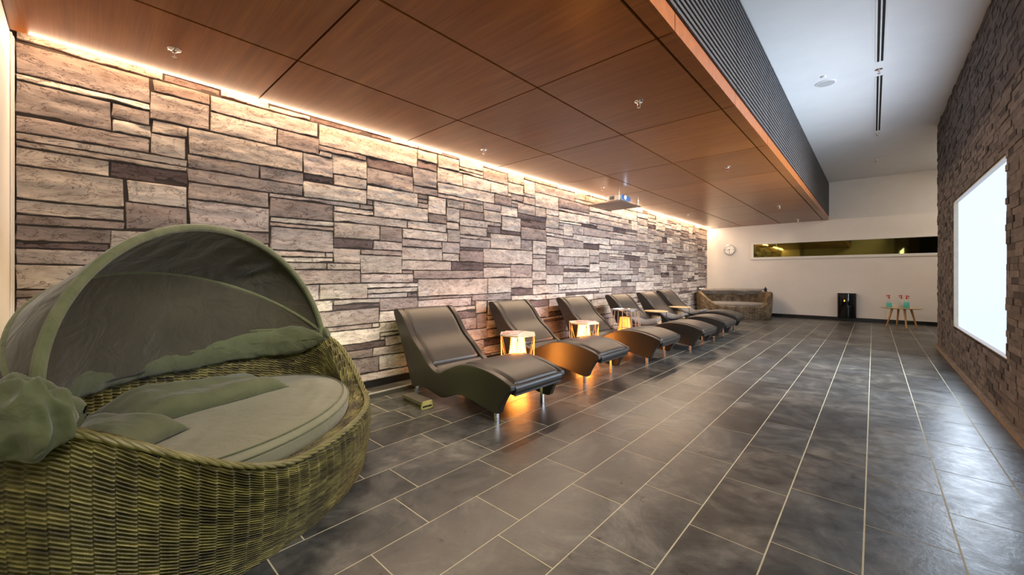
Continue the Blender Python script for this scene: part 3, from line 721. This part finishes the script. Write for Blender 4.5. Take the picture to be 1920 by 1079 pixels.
# ================================================================== DAYBEDS
def rimheight(psi, zf, zb_):     # psi < 0 is the local +x end once the basket is turned to face -y
    d = np.degrees(psi); return zf + (zb_ - zf) * np.where(d < 0, sstep(36, 83, -d), sstep(22, 82, d))
def basket_surface(A, Bb, psi, zf, zb_, rows_o, rows_i, k):
    """rings psi x profile; returns base pts, row index per profile sample"""
    Hh = rimheight(psi, zf, zb_)[:, None]
    # profile samples: outer wall from floor up, rolled rim, inner wall down to the seat
    no = rows_o * k; ni = rows_i * k; nrm = 9 * k
    to = np.linspace(0, 1, no); tr = np.linspace(0, 1, nrm + 2)[1:-1]; ti = np.linspace(0, 1, ni)
    wd = .125 - .035 * sstep(30, 90, np.abs(np.degrees(psi)))[:, None]
    zo = to[None, :] * (Hh - .03); so = 1 - .045 * (1 - to[None, :]) ** 1.8 - .012 * to[None, :] ** 6 + .0 * Hh
    offo = (so - 1) * .9
    ang = tr[None, :] * PI
    zr = Hh - .03 + .03 * np.sin(ang) - .016 * tr[None, :]; offr = -.0108 - wd * (1 - np.cos(ang)) / 2
    zi_end = .26
    zi = (Hh - .046) * (1 - ti[None, :]) + zi_end * ti[None, :]; offi = -.0108 - wd - .02 * ti[None, :]
    off = np.concatenate([offo + 0 * Hh, offr + 0 * Hh, offi + 0 * Hh], 1); z = np.concatenate([zo, zr, zi], 1)
    row = np.concatenate([to * rows_o, rows_o + tr * 9, rows_o + 9 + ti * rows_i])
    return off, z, row
def oval(A, Bb, psi, off, e=1.0):
    s, c = np.sin(psi), np.cos(psi); x = np.sign(s) * np.abs(s) ** e; y = np.sign(c) * np.abs(c) ** e
    t = (A) * x[:, None]; n = (Bb) * y[:, None]
    # outward normal approx from ellipse
    nx = x / A; ny = y / Bb; ll = np.sqrt(nx * nx + ny * ny); nx, ny = (nx / ll)[:, None], (ny / ll)[:, None]
    return t + off * nx, n + off * ny, nx, ny
def daybed_basket(parent, A, Bb, zf, zb_, rows_o, rows_i, k, npsi, colw, m, amp=.0032, wv=.0042):
    pp = np.linspace(-PI, PI, 4001); X_, Y_, _, _ = oval(A, Bb, pp, np.zeros((4001, 1))); sl = np.concatenate([[0], np.cumsum(np.hypot(np.diff(X_[:, 0]), np.diff(Y_[:, 0])))])
    per = sl[-1]; ncol = int(per / colw / 2) * 2; psi = np.interp(np.linspace(0, per, npsi + 1)[:-1], sl, pp)
    off, z, row = basket_surface(A, Bb, psi, zf, zb_, rows_o, rows_i, k)
    u = np.arange(npsi) / npsi * ncol
    fr = row - np.floor(row); fu = (u - np.floor(u))[:, None]; odd = (np.floor(u) % 2)[:, None]
    rr_ = row[None, :] - .95 * fu + .5 * odd; fr = rr_ - np.floor(rr_)
    strand = np.sqrt(np.clip(1 - ((fr - .5) / .36) ** 2, 0, 1))
    bulge = np.clip(np.sin(PI * fu), 0, 1) ** .7
    d = amp * (strand - .75) * (.55 + .45 * bulge) * 2 + wv * (bulge - .6)
    x, y, nx, ny = oval(A, Bb, psi, off)
    P = np.stack([x, y, z], -1)
    # normals by finite differences
    dU = np.roll(P, -1, 0) - np.roll(P, 1, 0); dV = np.gradient(P, axis=1); nn = np.cross(dU, dV); nn /= (np.linalg.norm(nn, axis=2, keepdims=True) + 1e-9)
    P = P + nn * d[:, :, None]; P[:, :, 2] = np.maximum(P[:, :, 2], 0.0)
    uv = np.stack([np.repeat(u[:, None], len(row), 1), rr_], -1)
    o = grid('wicker_basket', P, m, parent, cu=True, uvs=uv); return o, per
def cushion_disc(name, A, Bb, z0, z1, m, parent, wr=.013, seed=1):
    ns = 120; levels = []
    prof = [(0.0, z1), (.2, z1), (.4, z1), (.6, z1), (.75, z1), (.86, z1), (.93, z1 - .002), (.965, z1 - .008), (.985, z1 - .02), (1, z1 - .035), (1.0, z0 + .03), (.985, z0 + .008), (.95, z0)]
    q = np.linspace(-PI, PI, ns + 1)[:-1]; P = np.zeros((ns, len(prof) * 1, 3))
    pr_r = np.interp(np.linspace(0, len(prof) - 1, 61), range(len(prof)), [p[0] for p in prof]); pr_z = np.interp(np.linspace(0, len(prof) - 1, 61), range(len(prof)), [p[1] for p in prof])
    s, c = np.sin(q), np.cos(q); ex = np.sign(s) * np.abs(s) ** 1.0; ey = np.sign(c) * np.abs(c) ** 1.0
    P = np.zeros((ns, 61, 3)); P[:, :, 0] = A * ex[:, None] * pr_r[None, :]; P[:, :, 1] = Bb * ey[:, None] * pr_r[None, :]
    Wz = np.zeros((ns, 61))
    for i in range(ns):
        for j in range(61):
            if pr_r[j] < .93 and j < 40:
                x, y = P[i, j, 0], P[i, j, 1]; a = noise.noise(Vector((x * 2.0 + y * 1.0, y * 9 - x * 2, seed))); b_ = noise.noise(Vector((x * 1.2, y * 3, seed + 4)))
                Wz[i, j] = (wr * (1 - abs(a) * 2.2) * max(0, .5 + b_) + wr * .6 * b_) * min(1, (.93 - pr_r[j]) * 8)
    P[:, :, 2] = pr_z[None, :] + Wz
    return grid(name, P, m, parent, cu=True, flip=True)
def oval_tube(b, A, Bb, z, r_, n=120):
    q = np.linspace(-PI, PI, n + 1)[:-1]; s, c = np.sin(q), np.cos(q); b.tube([(A * np.sign(a) * abs(a) ** 1.0, Bb * np.sign(d) * abs(d) ** 1.0, z) for a, d in zip(s, c)], r_, 6, True)

# ---- near daybed : local x = long axis t, local y = front normal n
ang = 2.3012          # direction of the local x axis (toward the stone wall end)
DC = Vector((-2.573, .523, 0)); DA, DB = .953, .712
nd = empty('wicker_daybed', DC, ang); nd.scale = (1, 1, 1)
tag(nd, 'large olive brown wicker daybed with a raised cloth canopy in the foreground', 'daybed')
# local frame: x=(cos ang, sin ang), y=(-sin ang, cos ang) = (-.815,-.58) -> front is local -y ; build with front = -y
bk, per = daybed_basket(nd, DA, DB, .348, .68, 42, 22, 7, 1600, .052, M['rattan'], .0056, .004)
bk.rotation_euler = (0, 0, PI)        # psi=0 faces local -y
b = MB(); psr = np.linspace(-PI, PI, 361)[:-1]; rh = rimheight(psr, .348, .68); NS = 4
cx_, cy_, nx_, ny_ = oval(DA, DB, psr, np.full((360, 1), -.022)); path = [(-cx_[i, 0], -cy_[i, 0], rh[i] + .001) for i in range(360)]
cum = 0
tw = []
for i in range(360):
    if i: cum += (Vector(path[i]) - Vector(path[i - 1])).length
    tw.append(cum)
total = cum + (Vector(path[0]) - Vector(path[-1])).length; turns = round(total / .17)
for k_ in range(NS):
    pts = []
    for i in range(360):
        q = 2 * PI * (turns * tw[i] / total + k_ / NS); o_ = Vector((-nx_[i, 0], -ny_[i, 0], 0))
        pts.append(Vector(path[i]) + o_ * (math.cos(q) * .013) + Vector((0, 0, math.sin(q) * .007)))
    b.tube(pts, .0068, 7, True)
b.build('rim_braid', M['braid'], nd, True)
mt = cushion_disc('mattress', DA - .135, DB - .135, .30, .425, M['mattress_cloth'], nd)
b = MB(); oval_tube(b, (DA - .135) * .955, (DB - .135) * .955, .424, .0035); oval_tube(b, (DA - .135) * 1.003, (DB - .135) * 1.003, .395, .0035); b.build('piping', M['olive_seam'], mt, True)
# canopy
CP = Vector((-.026, -.112, .718)); CA, CR = .887, .69
cp = empty('canopy', (0, 0, 0)); cp.parent = nd
def hoop_pt(th, al, rr=1.0):      # th 0..pi along the hoop, al tilt back from the vertical
    a = math.cos(th); s = math.sin(th); s = max(s, 0) ** 1.0
    return Vector((CP.x - a * CA * (1 - .02 * s), CP.y + s * CR * rr * math.sin(al), CP.z + s * CR * rr * math.cos(al)))
def canopy_patch(name, a0, a1, n_al, m, sag, fold, seed, th0=0.0, th1=PI):
    nt = 110; P = np.zeros((n_al + 1, nt + 1, 3))
    for i in range(n_al + 1):
        f_ = i / n_al; al = a0 + (a1 - a0) * f_
        for j in range(nt + 1):
            th = th0 + (th1 - th0) * j / nt; k = math.sin(PI * f_)
            wv_ = noise.noise(Vector((th * 5.0 + seed, f_ * 1.1 + math.sin(th * 3) * .4, seed))) + .5 * noise.noise(Vector((th * 14, f_ * 2.0, seed + 3))) + .45 * math.sin(th * 27 + 5 * f_ + seed) * abs(noise.noise(Vector((th * 2, f_, seed + 8)))) * 2
            rr = 1 - sag * k * math.sin(th) + fold * wv_ * (k + .12)
            P[i, j] = hoop_pt(th, al, rr)
    o = grid(name, P, m, cp); s = o.modifiers.new('solid', 'SOLIDIFY'); s.thickness = .004; s.offset = 0
    return o
AL = [math.radians(a) for a in (11.3, 49.6, 84)]
canopy_patch('roof_cloth', AL[0], AL[1], 36, M['brown_grey_cloth'] if False else M['olive_cloth'], .05, .022, 1.3)
canopy_patch('back_cloth', AL[1], AL[2], 36, M['olive_cloth'], .06, .02, 7.7)
for al, rr in zip(AL, (.019, .012, .014)):
    b = MB(); b.tube([hoop_pt(th, al, 1.0) for th in np.linspace(0, PI, 70)], rr, 10); b.build('hoop_sleeve', M['olive_seam'], cp, True)
# hanging inner curtain: from the middle hoop down behind the mattress
nt, nv = 100, 30; P = np.zeros((nt + 1, nv + 1, 3))
for i in range(nt + 1):
    th = .22 + (PI - .44) * i / nt; top = hoop_pt(th, AL[1], .985)
    bx = top.x * .985; by = (DB - .17) * math.sqrt(max(0.02, 1 - (bx / (DA - .07)) ** 2)); by = max(by, top.y * .6)
    for j in range(nv + 1):
        f_ = j / nv; zz = top.z * (1 - f_) + .60 * f_; w_ = noise.noise(Vector((th * 4, f_ * .6, 9))) * .03 * f_
        P[i, j] = (top.x * (1 - f_) + bx * f_, top.y * (1 - f_) + by * f_ + w_ - .05 * math.sin(PI * f_) * 0, zz)
o = grid('inner_curtain', P, M['olive_cloth'], cp); s = o.modifiers.new('solid', 'SOLIDIFY'); s.thickness = .004
# rolled band of cloth along the inner backrest
P = np.zeros((nt + 1, 26, 3))
for i in range(nt + 1):
    ps = math.radians(-103 + 209 * i / nt); bx = math.sin(ps); by = math.cos(ps); x0_ = np.sign(bx) * abs(bx) ** 1.0 * (DA - .115); y0_ = np.sign(by) * abs(by) ** 1.0 * (DB - .115)
    tp = min(1, (nt - i) / 14, (i + .2) / 5) ** .5 + .02; fat = .045 * tp + .018 * tp * noise.noise(Vector((ps * 2.4, 1, 1))); hz = (.105 + .02 * noise.noise(Vector((ps * 3, 5, 1)))) * tp
    for j in range(26):
        q = 2 * PI * j / 25; wr_ = .010 * noise.noise(Vector((ps * 9 + q * .8, q * 1.3, 4)))
        rr = fat * math.cos(q) + wr_; k = 1 - (rr + .02) / math.hypot(x0_, y0_)
        P[i, j] = (x0_ * k, y0_ * k, .668 + .03 * (1 - tp) + (hz + wr_) * math.sin(q))
grid('cloth_roll', P, M['flap_cloth'], cp)
# bunched cloth over the near arm (local -x end)
def bunch(name, c, rad, seed):
    nu, nv = 96, 64; P = np.zeros((nu, nv + 1, 3))
    for i in range(nu):
        a = 2 * PI * i / nu
        for j in range(nv + 1):
            b_ = PI * (j / nv) * .93; d = Vector((math.sin(b_) * math.cos(a), math.sin(b_) * math.sin(a), math.cos(b_)))
            q = Vector((d.x * 1.5, d.y * 1.5, d.z * .7 + seed)); n1 = noise.noise(q * 1.3); n2 = 1 - 2.6 * abs(noise.noise(q * 1.15 + Vector((4, 1, seed)))); n3 = noise.noise(q * 2.6)
            r_ = 1 + .22 * n1 + .20 * n2 + .04 * n3
            if d.z < 0: r_ *= 1 + .22 * abs(d.z) * (1 + n1)
            P[i, j] = (c[0] + d.x * r_ * rad[0], c[1] + d.y * r_ * rad[1], c[2] + d.z * r_ * rad[2] * (.85 if d.z < 0 else 1))
    grid(name, P, M['flap_cloth'], cp, cu=True, flip=True)
bunch('gathered_cloth', (CP.x - CA - .035, CP.y + .01, .735), (.062, .11, .105), 2.2)
bunch('gathered_cloth', (CP.x + CA, CP.y, .715), (.028, .045, .04), 5.1)

# loose pillows on the near daybed
o = pillow_mesh('pillow', .82, .40, .19, M['pillow_cloth'], 1.7, None, 40); o.location = (-2.82, .46, .428); o.rotation_euler = (math.radians(0), math.radians(0), math.radians(108)); tag(o, 'long olive pillow lying along the back of the near daybed mattress', 'pillow', 'olive pillows on the near daybed')
o = pillow_mesh('pillow', .48, .36, .17, M['pillow_cloth'], 9.1, None, 40); o.location = (-2.405, .06, .428); o.rotation_euler = (0, 0, math.radians(42)); tag(o, 'smaller olive pillow tucked inside the near rim of the near daybed', 'pillow', 'olive pillows on the near daybed')

# ---- far daybed
fd = empty('wicker_daybed', (-2.87, 12.25, 0), math.radians(24)); tag(fd, 'brown wicker daybed with folded cloth in the far corner', 'daybed')
FA, FB = .93, .70
bk, _ = daybed_basket(fd, FA, FB, .34, .70, 26, 14, 4, 560, .07, M['rattan_far'], .006, .006); bk.rotation_euler = (0, 0, PI)
mt = cushion_disc('mattress', FA - .13, FB - .13, .28, .40, M['brown_grey_cloth'], fd)
b = MB(); oval_tube(b, (FA - .13) * 1.003, (FB - .13) * 1.003, .36, .004, 80); b.build('piping', M['brown_grey_cloth'], mt, True)
cf = empty('folded_canopy'); cf.parent = fd
P = np.zeros((81, 21, 3))
for i in range(81):
    f_ = i / 80; x = -.80 + 1.55 * f_
    for j in range(21):
        q = j / 20; z = .755 - .17 * q * (.75 + .4 * noise.noise(Vector((f_ * 5, 0, 2)))) - .0 ; y = .40 - .16 * min(1, q * 4) + .10 * q + .02 * noise.noise(Vector((f_ * 9, q * 2, 6)))
        P[i, j] = (x, y, z)
o = grid('draped_cloth', P, M['brown_grey_cloth'], cf); s = o.modifiers.new('solid', 'SOLIDIFY'); s.thickness = .02
b = MB(); b.tube([(-.84, .38, .76), (.86, .38, .76)], .014, 10); b.build('hoop_bar', M['steel'], cf, True)
for x in (-.86, .87):
    b = MB(); b.rbox((x - .03, .34, .69), (x + .03, .42, .79), .006); b.tube([(x, .38, .79), (x, .38, .825)], .014, 8); b.build('pivot_bracket', M['black_base'], cf)
